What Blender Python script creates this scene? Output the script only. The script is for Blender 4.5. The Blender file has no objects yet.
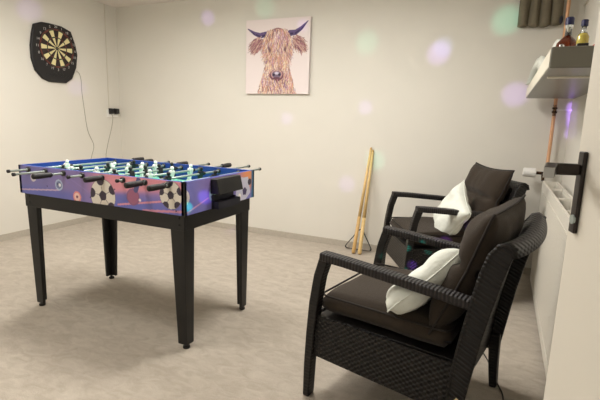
import bpy, bmesh, math, random
import numpy as np
from mathutils import Vector, Matrix
from math import sin, cos, pi, radians
random.seed(7)
C = bpy.context.scene.collection

# ------------------------------------------------------------------ materials
def lin(c):
    return tuple(((v/255)/12.92 if v/255 <= .04045 else ((v/255+.055)/1.055)**2.4) for v in c) + (1,)

def mat(name, rgb, rough=.6, metal=0, spec=.5, noise=0, nscale=8, bump=0, bscale=60, trans=0, coat=0, sheen=0):
    m = bpy.data.materials.new(name); m.use_nodes = True
    nt = m.node_tree; b = nt.nodes['Principled BSDF']
    b.inputs['Base Color'].default_value = lin(rgb)
    b.inputs['Roughness'].default_value = rough
    b.inputs['Metallic'].default_value = metal
    b.inputs['Specular IOR Level'].default_value = spec
    b.inputs['Transmission Weight'].default_value = trans
    b.inputs['Coat Weight'].default_value = coat
    b.inputs['Sheen Weight'].default_value = sheen
    tc = nt.nodes.new('ShaderNodeTexCoord')
    if noise:
        n = nt.nodes.new('ShaderNodeTexNoise'); n.inputs['Scale'].default_value = nscale
        n.inputs['Detail'].default_value = 6
        nt.links.new(tc.outputs['Object'], n.inputs['Vector'])
        r = nt.nodes.new('ShaderNodeMapRange')
        r.inputs['To Min'].default_value = 1-noise; r.inputs['To Max'].default_value = 1+noise
        r.inputs['From Min'].default_value = .25; r.inputs['From Max'].default_value = .75
        nt.links.new(n.outputs['Fac'], r.inputs['Value'])
        mx = nt.nodes.new('ShaderNodeVectorMath'); mx.operation = 'SCALE'
        mx.inputs[0].default_value = lin(rgb)[:3]
        nt.links.new(r.outputs['Result'], mx.inputs['Scale'])
        nt.links.new(mx.outputs['Vector'], b.inputs['Base Color'])
    if bump:
        n = nt.nodes.new('ShaderNodeTexNoise'); n.inputs['Scale'].default_value = bscale
        n.inputs['Detail'].default_value = 4
        nt.links.new(tc.outputs['Object'], n.inputs['Vector'])
        bp = nt.nodes.new('ShaderNodeBump'); bp.inputs['Strength'].default_value = bump
        bp.inputs['Distance'].default_value = .01
        nt.links.new(n.outputs['Fac'], bp.inputs['Height'])
        nt.links.new(bp.outputs['Normal'], b.inputs['Normal'])
    return m

def vcol_mat(name, rough=.5, spec=.4):
    m = bpy.data.materials.new(name); m.use_nodes = True
    nt = m.node_tree; b = nt.nodes['Principled BSDF']
    a = nt.nodes.new('ShaderNodeVertexColor'); a.layer_name = 'print'
    nt.links.new(a.outputs['Color'], b.inputs['Base Color'])
    b.inputs['Roughness'].default_value = rough
    b.inputs['Specular IOR Level'].default_value = spec
    return m

def wicker(name, rgb, a, b_, ka=190, kb=190, holes=False, strength=.5, hi=1.4):
    """basket weave: product of two sines along vectors a and b_ (object space)"""
    m = bpy.data.materials.new(name); m.use_nodes = True
    nt = m.node_tree; p = nt.nodes['Principled BSDF']; N = nt.nodes.new; L = nt.links.new
    p.inputs['Roughness'].default_value = .46; p.inputs['Specular IOR Level'].default_value = .35
    tc = N('ShaderNodeTexCoord')
    def wave(v, k, ph=0.0):
        d = N('ShaderNodeVectorMath'); d.operation = 'DOT_PRODUCT'
        L(tc.outputs['Object'], d.inputs[0]); d.inputs[1].default_value = v
        q = N('ShaderNodeMath'); q.operation = 'MULTIPLY_ADD'; L(d.outputs['Value'], q.inputs[0])
        q.inputs[1].default_value = k; q.inputs[2].default_value = ph
        s = N('ShaderNodeMath'); s.operation = 'SINE'; L(q.outputs[0], s.inputs[0]); return s
    s1, s2 = wave(a, ka), wave(b_, kb)
    mu = N('ShaderNodeMath'); mu.operation = 'MULTIPLY'; L(s1.outputs[0], mu.inputs[0]); L(s2.outputs[0], mu.inputs[1])
    bp = N('ShaderNodeBump'); bp.inputs['Strength'].default_value = strength; bp.inputs['Distance'].default_value = .006
    L(mu.outputs[0], bp.inputs['Height']); L(bp.outputs['Normal'], p.inputs['Normal'])
    r = N('ShaderNodeMapRange'); r.inputs['From Min'].default_value = -1
    r.inputs['To Min'].default_value = .45; r.inputs['To Max'].default_value = hi
    L(mu.outputs[0], r.inputs['Value'])
    v = N('ShaderNodeVectorMath'); v.operation = 'SCALE'; v.inputs[0].default_value = lin(rgb)[:3]
    L(r.outputs['Result'], v.inputs['Scale']); L(v.outputs['Vector'], p.inputs['Base Color'])
    if holes:
        c1, c2 = wave(a, ka*.5, .9), wave(b_, kb*.5, .9)
        m1 = N('ShaderNodeMath'); m1.operation = 'MULTIPLY'; L(c1.outputs[0], m1.inputs[0]); L(c2.outputs[0], m1.inputs[1])
        g = N('ShaderNodeMath'); g.operation = 'LESS_THAN'; L(m1.outputs[0], g.inputs[0]); g.inputs[1].default_value = .93
        L(g.outputs[0], p.inputs['Alpha'])
    return m

M = {}
M['wall'] = mat('wall_paint', (221, 217, 207), .85, noise=.015, nscale=3, bump=.05, bscale=150)
M['ceiling'] = mat('ceiling_paint', (226, 219, 212), .9, noise=.01)
M['skirting'] = mat('carpet_skirting', (182, 174, 161), .95, noise=.08, nscale=60, bump=.2)
M['black'] = mat('black_laminate', (9, 8, 8), .45, noise=.1, nscale=30)
M['black_plastic'] = mat('black_plastic', (22, 21, 23), .4)
M['rubber'] = mat('rubber', (25, 23, 24), .6)
M['steel'] = mat('steel_rod', (150, 160, 156), .35, .3)
M['white_plastic'] = mat('white_plastic', (235, 233, 228), .35)
M['white_player'] = mat('white_player', (238, 240, 236), .35)
M['dark_player'] = mat('dark_player', (18, 20, 28), .4)
M['field'] = mat('green_field', (96, 176, 144), .5, noise=.03)
M['field_line'] = mat('field_line', (225, 232, 222), .5)
M['blue'] = mat('blue_inner_wall', (28, 62, 150), .4)
M['cushion'] = mat('brown_cushion_fabric', (56, 48, 40), .95, noise=.1, nscale=120, bump=.25, bscale=500, sheen=.08, spec=.2)
M['piping'] = mat('cushion_piping', (34, 28, 24), .9)
M['white_fabric'] = mat('white_pillow_fabric', (222, 224, 214), .9, noise=.06, nscale=30, bump=.35, bscale=45)
M['radiator'] = mat('white_radiator_enamel', (222, 217, 205), .4)
M['copper'] = mat('copper_pipe', (222, 172, 132), .45, .25, noise=.12, nscale=20)
M['brass'] = mat('dark_brass', (70, 50, 35), .4, .8)
M['shelf'] = mat('grey_shelf_laminate', (112, 109, 98), .3, noise=.02)
M['shelf_edge'] = mat('cream_shelf_edge', (222, 216, 198), .4)
M['curtain'] = mat('olive_curtain', (116, 108, 90), .9, noise=.06, nscale=50, bump=.2, bscale=200)
M['navy'] = mat('navy', (24, 24, 40), .6)
M['door'] = mat('door_paint', (228, 222, 209), .5, noise=.006)
M['handle'] = mat('dark_handle', (45, 38, 34), .32, .6)
M['handle_tip'] = mat('handle_steel', (165, 160, 150), .3, .8)
M['cue'] = mat('pale_ash_wood', (222, 190, 130), .5, noise=.1, nscale=40)
M['cue_butt'] = mat('cue_brown', (206, 168, 108), .5, noise=.1, nscale=40)
M['cue_orange'] = mat('orange_print', (190, 96, 52), .5)
M['cable_grey'] = mat('grey_cable', (176, 171, 160), .6)
M['trunking'] = mat('trunking_beige', (214, 208, 194), .6)
M['board_black'] = mat('dartboard_black', (24, 22, 24), .5)
M['board_cream'] = mat('dartboard_cream', (226, 214, 160), .6)
M['board_dark'] = mat('dartboard_dark', (40, 26, 24), .6)
M['board_red'] = mat('dartboard_red', (104, 52, 44), .6)
M['board_green'] = mat('dartboard_green', (40, 72, 52), .6)
M['number'] = mat('number_pale', (190, 185, 180), .6)
M['canvas_side'] = mat('canvas_side', (214, 206, 204), .8)
M['amber'] = mat('amber_spirit', (120, 48, 20), .05, trans=.7)
M['glass'] = mat('clear_glass', (236, 240, 240), .03, trans=.92)
M['yellow_liquid'] = mat('yellow_liquid', (214, 196, 96), .1, trans=.4)
M['bottle_cap'] = mat('navy_bottle_cap', (24, 26, 70), .35)
M['label_cream'] = mat('label_cream', (225, 205, 160), .6)
M['red'] = mat('red_card', (205, 52, 52), .5)
M['print'] = vcol_mat('printed_panel', .3)
M['painting'] = vcol_mat('painted_canvas', .75, .2)
M['w_side'] = wicker('wicker_side', (22, 19, 18), (1, .0, 0), (0, 0, 1), 230, 300, True)
M['w_front'] = wicker('wicker_front', (22, 19, 18), (0, 1, 0), (0, 0, 1), 230, 300)
M['w_arm'] = wicker('wicker_arm', (24, 21, 21), (1, 1, 0), (1, -1, 0), 230, 230, strength=.55, hi=2.6)
M['w_frame'] = wicker('wicker_frame', (20, 17, 16), (.6, .8, 0), (0, 0, 1), 60, 420, strength=.2)
M['w_back'] = wicker('wicker_back', (22, 19, 18), (0, 1, .3), (.5, 0, 1), 170, 360, strength=.4, hi=1.4)

def carpet():
    m = bpy.data.materials.new('beige_carpet'); m.use_nodes = True
    nt = m.node_tree; p = nt.nodes['Principled BSDF']; N = nt.nodes.new; L = nt.links.new
    p.inputs['Roughness'].default_value = 1; p.inputs['Specular IOR Level'].default_value = .1
    p.inputs['Sheen Weight'].default_value = .2
    tc = N('ShaderNodeTexCoord')
    mp = N('ShaderNodeMapping'); mp.inputs['Scale'].default_value = (1, 1.9, 1); mp.inputs['Rotation'].default_value = (0, 0, .5)
    L(tc.outputs['Object'], mp.inputs['Vector'])
    n1 = N('ShaderNodeTexNoise'); n1.inputs['Scale'].default_value = 10; n1.inputs['Detail'].default_value = 7; n1.inputs['Roughness'].default_value = .62; n1.inputs['Distortion'].default_value = .9
    L(mp.outputs['Vector'], n1.inputs['Vector'])
    n2 = N('ShaderNodeTexNoise'); n2.inputs['Scale'].default_value = 240; n2.inputs['Detail'].default_value = 3
    L(tc.outputs['Object'], n2.inputs['Vector'])
    r1 = N('ShaderNodeValToRGB'); e = r1.color_ramp.elements
    e[0].position = .36; e[0].color = lin((172, 161, 147)); e[1].position = .68; e[1].color = lin((191, 181, 167))
    L(n1.outputs['Fac'], r1.inputs['Fac'])
    r2 = N('ShaderNodeMapRange'); r2.inputs['From Min'].default_value = .3; r2.inputs['From Max'].default_value = .7
    r2.inputs['To Min'].default_value = .86; r2.inputs['To Max'].default_value = 1.12
    L(n2.outputs['Fac'], r2.inputs['Value'])
    v = N('ShaderNodeVectorMath'); v.operation = 'SCALE'; L(r1.outputs['Color'], v.inputs[0]); L(r2.outputs['Result'], v.inputs['Scale'])
    L(v.outputs['Vector'], p.inputs['Base Color'])
    bp = N('ShaderNodeBump'); bp.inputs['Strength'].default_value = .5; bp.inputs['Distance'].default_value = .006
    L(n2.outputs['Fac'], bp.inputs['Height']); L(bp.outputs['Normal'], p.inputs['Normal'])
    return m
M['carpet'] = carpet()

# ------------------------------------------------------------------ mesh helpers
class MB:
    def __init__(s): s.bm = bmesh.new(); s.mi = 0
    def _f(s, vs):
        try: f = s.bm.faces.new(vs); f.material_index = s.mi; return f
        except ValueError: return None
    def box(s, x0, x1, y0, y1, z0, z1, mx=None):
        P = [Vector((x, y, z)) for z in (z0, z1) for x, y in ((x0, y0), (x1, y0), (x1, y1), (x0, y1))]
        return s.hexa(P, mx)
    def hexa(s, P, mx=None):
        v = [s.bm.verts.new((mx @ Vector(p)) if mx else Vector(p)) for p in P]
        for q in ((3, 2, 1, 0), (4, 5, 6, 7), (0, 1, 5, 4), (1, 2, 6, 5), (2, 3, 7, 6), (3, 0, 4, 7)):
            s._f([v[i] for i in q])
    def loft(s, rings, cap=True, closed=True):
        R = [[s.bm.verts.new(p) for p in r] for r in rings]
        n = len(R[0])
        for a, b in zip(R, R[1:]):
            for i in range(n if closed else n-1):
                s._f([a[i], a[(i+1) % n], b[(i+1) % n], b[i]])
        if cap: s._f(R[0][::-1]); s._f(R[-1])
    def tube(s, pts, r, n=10, cap=True):
        pts = [Vector(p) for p in pts]; rs = r if isinstance(r, (list, tuple)) else [r]*len(pts)
        rings = []; up = None
        for i, p in enumerate(pts):
            d = (pts[min(i+1, len(pts)-1)]-pts[max(i-1, 0)]).normalized()
            if up is None:
                up = Vector((0, 0, 1)) if abs(d.z) < .9 else Vector((1, 0, 0))
            a = d.cross(up).normalized(); b = a.cross(d).normalized(); up = b
            rings.append([p+rs[i]*(cos(2*pi*k/n)*a+sin(2*pi*k/n)*b) for k in range(n)])
        s.loft(rings, cap)
    def ball(s, c, r, sc=(1, 1, 1), nu=14, nv=8):
        rings = []
        for j in range(1, nv):
            t = pi*j/nv
            rings.append([Vector(c)+Vector((r*sc[0]*sin(t)*cos(2*pi*k/nu), r*sc[1]*sin(t)*sin(2*pi*k/nu), -r*sc[2]*cos(t))) for k in range(nu)])
        s.loft(rings)
    def lathe(s, c, prof, n=20):
        s.loft([[Vector(c)+Vector((r*cos(2*pi*k/n), r*sin(2*pi*k/n), z)) for k in range(n)] for r, z in prof])
    def sweep_rect(s, path, wd, th, y0):
        """path of (u,z,thickness) in the xz plane, extruded y0..y0+wd"""
        rings = []
        for i, (u, z, t) in enumerate(path):
            a = path[max(i-1, 0)]; b = path[min(i+1, len(path)-1)]
            d = Vector((b[0]-a[0], 0, b[1]-a[1])).normalized(); nrm = Vector((-d.z, 0, d.x))
            p = Vector((u, 0, z)); q = nrm*t/2
            rings.append([Vector((p.x+q.x, y0, p.z+q.z)), Vector((p.x+q.x, y0+wd, p.z+q.z)), Vector((p.x-q.x, y0+wd, p.z-q.z)), Vector((p.x-q.x, y0, p.z-q.z))])
        s.loft(rings)
    def build(s, name, mats, parent=None, bevel=0, smooth=False, seg=2, sub=0):
        me = bpy.data.meshes.new(name)
        bmesh.ops.recalc_face_normals(s.bm, faces=s.bm.faces[:])
        s.bm.to_mesh(me); s.bm.free()
        o = bpy.data.objects.new(name, me); C.objects.link(o)
        for m in (mats if isinstance(mats, (list, tuple)) else [mats]): me.materials.append(m)
        if parent: o.parent = parent
        if bevel:
            b = o.modifiers.new('b', 'BEVEL'); b.width = bevel; b.segments = seg; b.limit_method = 'ANGLE'; b.angle_limit = radians(40)
        if sub:
            q = o.modifiers.new('s', 'SUBSURF'); q.levels = sub; q.render_levels = sub
        if smooth or bevel:
            for p in me.polygons: p.use_smooth = True
            if not smooth:
                w = o.modifiers.new('w', 'WEIGHTED_NORMAL'); w.keep_sharp = False
        return o

def empty(name, loc, rz=0):
    o = bpy.data.objects.new(name, None); C.objects.link(o); o.location = loc; o.rotation_euler = (0, 0, rz); o.empty_display_size = .1
    return o
def tag(o, label, cat, group=None):
    o['label'] = label; o['category'] = cat
    if group: o['group'] = group
    return o
def struct(o): o['kind'] = 'structure'; return o
def children(o): return [c for c in bpy.data.objects if c.parent == o]
def copy_tree(o, parent=None):
    c = o.copy(); C.objects.link(c)
    if parent: c.parent = parent
    for ch in children(o): copy_tree(ch, c)
    return c
def box_obj(name, m, dims, parent=None, bevel=0):
    b = MB(); b.box(*dims); return b.build(name, m, parent, bevel)

# ------------------------------------------------------------------ room
XL, XR, YD, YF, ZC = -4.14, .444, 3.94, 0.0, 2.378
struct(box_obj('floor', M['carpet'], (XL-.1, XR+.1, -1.2, YD+.1, -.06, 0)))
struct(box_obj('ceiling', M['ceiling'], (XL-.1, XR+.1, -1.2, YD+.1, ZC, ZC+.08)))
struct(box_obj('wall_back', M['wall'], (XL-.1, XR+.1, YD, YD+.1, 0, ZC)))
struct(box_obj('wall_left', M['wall'], (XL-.1, XL, YF-.1, YD, 0, ZC)))
struct(box_obj('wall_right', M['wall'], (XR, XR+.1, YF-.1, YD, 0, ZC)))
b = MB(); b.box(XL, -.56, -.1, 0, 0, ZC); b.box(.36, XR, -.1, 0, 0, ZC); b.box(-.56, .36, -.1, 0, 2.06, ZC)
struct(b.build('wall_front', M['wall']))
struct(box_obj('baseboard_back', M['skirting'], (XL+.012, XR, YD-.012, YD, 0, .058)))
struct(box_obj('baseboard_left', M['skirting'], (XL, XL+.012, 0, YD, 0, .058)))
struct(box_obj('baseboard_right', M['skirting'], (XR-.012, XR, 0, YD-.012, 0, .058)))
struct(box_obj('trim_1', M['trunking'], (XR-.012, XR, 2.2, YD, 2.066, 2.08)))
# door leaf, opened away from the camera
dr = empty('door_1', (.335, .075, 0), 0); struct(dr)
E0 = Vector((.335, .075)); E1 = Vector((.1175, .872))
dv = (E1-E0); ang = math.atan2(dv.y, dv.x); LW = dv.length
dr.rotation_euler = (0, 0, ang)
# local x along the leaf from hinge to free edge, +y = the face looking at the room (-x world)
box_obj('door_leaf', M['door'], (0, LW, -.04, 0, .012, 2.03), dr, .002)
hp = MB(); hp.box(LW-.038, LW-.018, 0, .007, 1.022, 1.157); hp.build('handle_plate', M['handle'], dr, .002)
hl = MB(); hl.box(LW-.036, LW-.022, .007, .056, 1.118, 1.137)
lv = hl.build('door_handle', M['handle'], dr, .004)
# the grip bends away from the leaf towards the doorway
wt = Matrix.Translation(dr.location) @ Matrix.Rotation(ang, 4, 'Z')
el = Vector((LW-.029, .050, 1.1275)); cl = wt.inverted() @ Vector((-.02, 0, 1.15)); dd = (cl-el); dd.z *= .3; dd.normalize()
sd = Vector((-dd.y, dd.x, 0))
def quad(p, w, h_): return [p+sd*w*a+Vector((0, 0, h_*c)) for a, c in ((-1, -1), (1, -1), (1, 1), (-1, 1))]
hl = MB(); hl.loft([quad(el-dd*.008, .009, .0095), quad(el+dd*.085, .0075, .008)]); gp = hl.build('handle_grip', M['handle'], lv, .002)
hl = MB(); hl.loft([quad(el+dd*.085, .0075, .008), quad(el+dd*.088, .0070, .0075)]); hl.build('handle_tip', M['handle_tip'], lv)
kh = MB(); kh.tube([(LW-.031, .006, 1.045), (LW-.031, .009, 1.045)], .008, 12); kh.build('lock_cylinder', M['steel'], dr)
for z in (.25, 1.0, 1.8):
    h_ = MB(); h_.tube([(-.004, .004, z), (-.004, .004, z+.09)], .007, 10); h_.build('hinge', M['handle'], dr, smooth=True)

# ------------------------------------------------------------------ prints (albedo painted per face)
def painted_panel(name, W, H, nx, ny, img, mx, thick, m, parent, side):
    """front face is a grid carrying img[ny][nx] colours; local frame x right, y up, z out of the panel"""
    xs = np.linspace(0, W, nx+1); ys = np.linspace(0, H, ny+1)
    vs = [mx @ Vector((x, y, 0)) for y in ys for x in xs]
    idx = lambda i, j: j*(nx+1)+i
    fs = [(idx(i, j), idx(i+1, j), idx(i+1, j+1), idx(i, j+1)) for j in range(ny) for i in range(nx)]
    cols = [img[j][i] for j in range(ny) for i in range(nx)]
    k = len(vs)
    vs += [mx @ Vector(p) for p in ((0, 0, 0), (W, 0, 0), (W, H, 0), (0, H, 0), (0, 0, -thick), (W, 0, -thick), (W, H, -thick), (0, H, -thick))]
    ex = [(4, 5, 1, 0), (5, 6, 2, 1), (6, 7, 3, 2), (7, 4, 0, 3), (7, 6, 5, 4)]
    for q in ex: fs.append(tuple(k+i for i in q))
    me = bpy.data.meshes.new(name); me.from_pydata([tuple(v) for v in vs], [], fs)
    me.materials.append(m); me.materials.append(side)
    a = me.color_attributes.new('print', 'FLOAT_COLOR', 'CORNER')
    arr = np.zeros((len(me.loops), 4), dtype=np.float32); arr[:, 3] = 1
    li = 0
    for c in cols:
        arr[li:li+4, :3] = c; li += 4
    a.data.foreach_set('color', arr.ravel())
    for i in range(len(cols), len(fs)): me.polygons[i].material_index = 1
    o = bpy.data.objects.new(name, me); C.objects.link(o)
    if parent: o.parent = parent
    return o
def L3(c): return np.array(lin(c)[:3])
class Img:
    def __init__(s, W, H, n):
        s.W, s.H = W, H; s.nx = n; s.ny = max(4, int(n*H/W))
        s.X, s.Y = np.meshgrid((np.arange(s.nx)+.5)*W/s.nx, (np.arange(s.ny)+.5)*H/s.ny)
        s.a = np.zeros((s.ny, s.nx, 3))
    def put(s, mask, c, al=1.0):
        c = L3(c) if isinstance(c, tuple) else c
        m = (mask*al)[..., None]; s.a = s.a*(1-m)+c*m
    def disc(s, x, y, r, c, al=1, ry=None):
        s.put((((s.X-x)/r)**2+((s.Y-y)/(ry or r))**2 < 1).astype(float), c, al)
    def poly(s, x, y, r, n, rot, c, al=1):
        th = np.arctan2(s.Y-y, s.X-x)-rot; rr = np.hypot(s.X-x, s.Y-y)
        k = 2*pi/n; q = np.cos(pi/n)/np.cos((th % k)-pi/n)
        s.put((rr < r*q).astype(float), c, al)
    def line(s, x0, y0, x1, y1, w, c, al=1, w1=None):
        dx, dy = x1-x0, y1-y0; t = np.clip(((s.X-x0)*dx+(s.Y-y0)*dy)/(dx*dx+dy*dy), 0, 1)
        ww = w+(0 if w1 is None else (w1-w))*t
        s.put((np.hypot(s.X-x0-t*dx, s.Y-y0-t*dy) < ww/2).astype(float), c, al)
    def smooth(s, m): return 1/(1+np.exp(-m))
    def football(s, x, y, r, rot=.3):
        s.disc(x, y, r*1.03, (120, 105, 112)); s.disc(x, y, r, (222, 214, 202))
        s.poly(x, y, r*.34, 5, rot, (62, 52, 68))
        inside = (np.hypot(s.X-x, s.Y-y) < r)
        for k in range(5):
            a = rot+2*pi*k/5
            s.line(x+r*.3*cos(a), y+r*.3*sin(a), x+r*.68*cos(a), y+r*.68*sin(a), r*.05, (140, 130, 130))
            cx, cy = x+r*.92*cos(a), y+r*.92*sin(a)
            th = np.arctan2(s.Y-cy, s.X-cx)-a; rr = np.hypot(s.X-cx, s.Y-cy)
            s.put(((rr < r*.3) & inside).astype(float), (62, 52, 68))

# ------------------------------------------------------------------ foosball table
TX, TY = -1.959, 1.98; TL, TW = 1.21, .646; ZB, ZT = .719, .884
ft = tag(empty('foosball_table', (TX, TY, 0)), 'black-legged table football table with purple football-print sides in the middle of the room', 'football table')
X0, X1, Y0, Y1 = -TL/2, TL/2, -TW/2, TW/2; HH = ZT-ZB
im = Img(TL, HH, 420)
base = np.ones_like(im.a)*L3((124, 118, 176)); im.a = base
s_ = im.smooth((im.X-.60)/.035); im.put(s_, (222, 148, 160))                      # pink half
im.put(im.smooth((im.X-.30)/.05)*(1-im.smooth((im.X-.56)/.04)), (144, 122, 172), .7)
im.put(im.smooth((.058+.10*(im.X-.60)-im.Y)/.006)*im.smooth((im.X-.58)/.02), (104, 110, 186))   # blue foreground
im.put(im.smooth((im.X-.84)/.05)*im.smooth((im.Y-.09)/.02), (224, 150, 166), .55)
im.put(im.smooth((.045-im.Y)/.008)*(1-im.smooth((im.X-.5)/.05)), (98, 108, 188), .8)
for x0, y0, x1, y1, w, c in [(.0, .02, .33, .045, .009, (206, 176, 200)), (.36, .15, .56, .06, .004, (150, 130, 190)), (.30, .16, .50, .05, .003, (130, 120, 190)),
                             (.78, .012, 1.18, .075, .01, (228, 150, 160)), (.95, .0, 1.2, .02, .012, (224, 146, 158)), (.80, .14, .98, .16, .006, (235, 160, 160)), (.62, .12, .76, .16, .006, (228, 150, 160))]:
    im.line(x0, y0, x1, y1, w, c, .8)
im.disc(.125, .10, .024, (205, 196, 200)); im.disc(.125, .10, .012, (150, 140, 160))
im.disc(.338, .075, .031, (176, 190, 216)); im.disc(.338, .075, .022, (112, 120, 160)); im.disc(.345, .075, .010, (230, 230, 236)); im.disc(.33, .08, .005, (40, 40, 60))
im.disc(.478, .022, .031, (224, 140, 140)); im.disc(.478, .022, .022, (236, 196, 186)); im.disc(.478, .022, .008, (120, 70, 90))
im.football(.673, .047, .088, 1.75)
im.disc(.885, .062, .044, (140, 92, 128)); im.disc(.885, .062, .035, (156, 96, 124)); im.disc(.93, .05, .008, (240, 220, 220))
im.line(.905, .10, .925, .15, .03, (84, 84, 130))
im.football(1.128, .095, .068, .4)
for x, y in ((.24, .06), (.58, .03), (.76, .09), (1.16, .02), (1.0, .12)): im.disc(x, y, .004, (50, 40, 70))
painted_panel('side_panel', TL, HH, im.nx, im.ny, im.a, Matrix.Translation((X0, Y0, ZB)) @ Matrix.Rotation(pi/2, 4, 'X'), .018, M['print'], ft, M['blue'])
back_mx = Matrix.Translation((X1, Y1, ZB)) @ Matrix.Rotation(pi, 4, 'Z') @ Matrix.Rotation(pi/2, 4, 'X')
painted_panel('side_panel', TL, HH, im.nx, im.ny, im.a, back_mx, .018, M['print'], ft, M['blue'])
ie = Img(TW, HH, 240); ie.a = np.ones_like(ie.a)*L3((126, 126, 202))
ie.put(ie.smooth((ie.X-.10)/.03)*ie.smooth((ie.Y-.05)/.03), (152, 130, 190), .8)
ie.put(ie.smooth((ie.X-.50)/.02)*ie.smooth((ie.Y-.06)/.01), (236, 152, 96))
ie.put(ie.smooth((ie.X-.62)/.004), (60, 120, 160))
ie.disc(.0, .088, .04, (220, 212, 212)); ie.disc(0.03, .035, .03, (84, 170, 190), .5)  # the cyan disc is a coloured beam's glow painted into the print
ie.line(.01, .01, .19, .062, .008, (206, 160, 206), .9)
ie.disc(.23, .075, .035, (150, 190, 170)); ie.poly(.23, .06, .018, 5, .3, (40, 34, 60))
ie.poly(.53, .065, .085, 5, .9, (206, 204, 222)); ie.poly(.545, .05, .026, 5, .2, (70, 60, 100)); ie.disc(.49, .028, .016, (245, 240, 235)); ie.disc(.60, .10, .02, (60, 50, 70))
epm = Matrix.Translation((X1, Y0, ZB)) @ Matrix.Rotation(pi/2, 4, 'Z') @ Matrix.Rotation(pi/2, 4, 'X')
painted_panel('end_panel', TW, HH, ie.nx, ie.ny, ie.a, epm, .018, M['print'], ft, M['blue'])
epm2 = Matrix.Translation((X0, Y1, ZB)) @ Matrix.Rotation(-pi/2, 4, 'Z') @ Matrix.Rotation(pi/2, 4, 'X')
painted_panel('end_panel', TW, HH, ie.nx, ie.ny, ie.a, epm2, .018, M['print'], ft, M['blue'])
# corner strips
for sx, sy in ((1, -1), (1, 1)):
    b = MB(); x, y = sx*TL/2, sy*TW/2; b.box(x-.0028, x+.0028, y-.0028, y+.0028, ZB, ZT+.001); b.build('corner_strip', M['black_plastic'], ft)
# playing field with lines
b = MB(); b.box(X0+.018, X1-.018, Y0+.018, Y1-.018, .772, .784)
b.mi = 1
def fl(x0, x1, y0, y1): b.box(x0, x1, y0, y1, .7835, .7848)
fl(-.003, .003, Y0+.02, Y1-.02)
for s in (-1, 1):
    xe = s*(TL/2-.02)
    for d, w in ((.14, .17), (.07, .10)):
        xx = xe-s*d; fl(min(xx, xx+.005), max(xx, xx+.005), -w, w)
        for y in (-w, w): fl(min(xe, xx), max(xe, xx), y-.0025, y+.0025)
for k in range(28):
    a0, a1 = 2*pi*k/28, 2*pi*(k+1)/28
    P = [(r*cos(a), r*sin(a), z) for z in (.7835, .7848) for r, a in ((.088, a0), (.093, a0), (.093, a1), (.088, a1))]
    b.hexa(P)
b.build('playing_field', [M['field'], M['field_line']], ft)
# goal openings + outer goal boxes
for s in (-1, 1):
    b = MB(); xe = s*(TL/2-.0185); b.box(min(xe, xe-s*.002), max(xe, xe-s*.002), -.09, .09, .785, .85); b.build('goal_mouth', M['black_plastic'], ft)
    x = s*TL/2; b = MB()
    b.hexa([(x, -.115, .800), (x+s*.058, -.115, .800), (x+s*.058, .115, .800), (x, .115, .800), (x, -.115, .879), (x+s*.040, -.115, .879), (x+s*.040, .115, .879), (x, .115, .879)])
    b.build('goal_box', M['black'], ft, .004)
    b = MB()
    b.box(min(x, x+s*.014), max(x, x+s*.014), -.105, .105, .716, .722); b.box(min(x, x+s*.014), max(x, x+s*.014), -.105, -.099, .72, .765); b.box(min(x, x+s*.014), max(x, x+s*.014), .099, .105, .72, .765)
    b.box(min(x+s*.008, x+s*.014), max(x+s*.044, x+s*.014), -.105, .105, .72, .758)
    b.box(min(x, x+s*.002), max(x, x+s*.002), -.099, .099, .722, .79)
    b.mi = 1
    for q in range(12):
        p0, p1 = 2*pi*q/12, 2*pi*(q+1)/12
        b.hexa([(xx, rr_*cos(a_), .738+rr_*.8*sin(a_)) for xx in (x+s*.0141, x+s*.0148) for rr_, a_ in ((.001, p0), (.014, p0), (.014, p1), (.001, p1))])
    tr = b.build('ball_tray', [M['navy'], M['cue_orange']], ft)
# apron under the body
b = MB(); q = .015
b.box(X0+q, X1-q, Y0+q, Y0+q+.02, .638, ZB); b.box(X0+q, X1-q, Y1-q-.02, Y1-q, .638, ZB)
b.box(X0+q, X0+q+.02, Y0+q+.02, Y1-q-.02, .638, ZB); b.box(X1-q-.02, X1-q, Y0+q+.02, Y1-q-.02, .638, ZB)
b.box(X0+q+.02, X1-q-.02, Y0+q+.02, Y1-q-.02, .704, ZB)
b.build('apron', M['black'], ft, .002)
for sx in (-1, 1):
    for dx, dz in ((.035, .70), (.035, .665)):
        b = MB(); b.tube([(sx*(TL/2-q-dx), Y0+q+.001, dz), (sx*(TL/2-q-dx), Y0+q-.003, dz)], .006, 10); b.build('bolt', M['black_plastic'], ft)
for sx in (-1, 1):
    for sy in (-1, 1):
        ox, oy = sx*(TL/2-q-.004), sy*(TW/2-q-.004)
        def ringq(z, wx, wy, inx=0, iny=0):
            xa, xb = ox-sx*inx, ox-sx*(inx+wx); ya, yb = oy-sy*iny, oy-sy*(iny+wy)
            return [(xa, ya, z), (xb, ya, z), (xb, yb, z), (xa, yb, z)]
        def ringL(z, wx, wy, inx=0, iny=0, t=.018):
            P = [(0, 0), (wx, 0), (wx, t), (t, t), (t, wy), (0, wy)]
            return [(ox-sx*(inx+px), oy-sy*(iny+py), z) for px, py in P]
        b = MB(); b.loft([ringL(.0235, .058, .056, .004, .012), ringL(.64, .086, .080, 0, 0), ringL(.70, .086, .080, 0, 0)])
        lg = b.build('leg', M['black'], ft, .003)
        cx, cy = ox-sx*.024, oy-sy*.032
        b = MB(); b.lathe((cx, cy, 0), [(.017, 0), (.019, .004), (.018, .012), (.008, .014), (.008, .026)], 14)
        b.build('levelling_foot', M['rubber'], lg, smooth=False)
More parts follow.
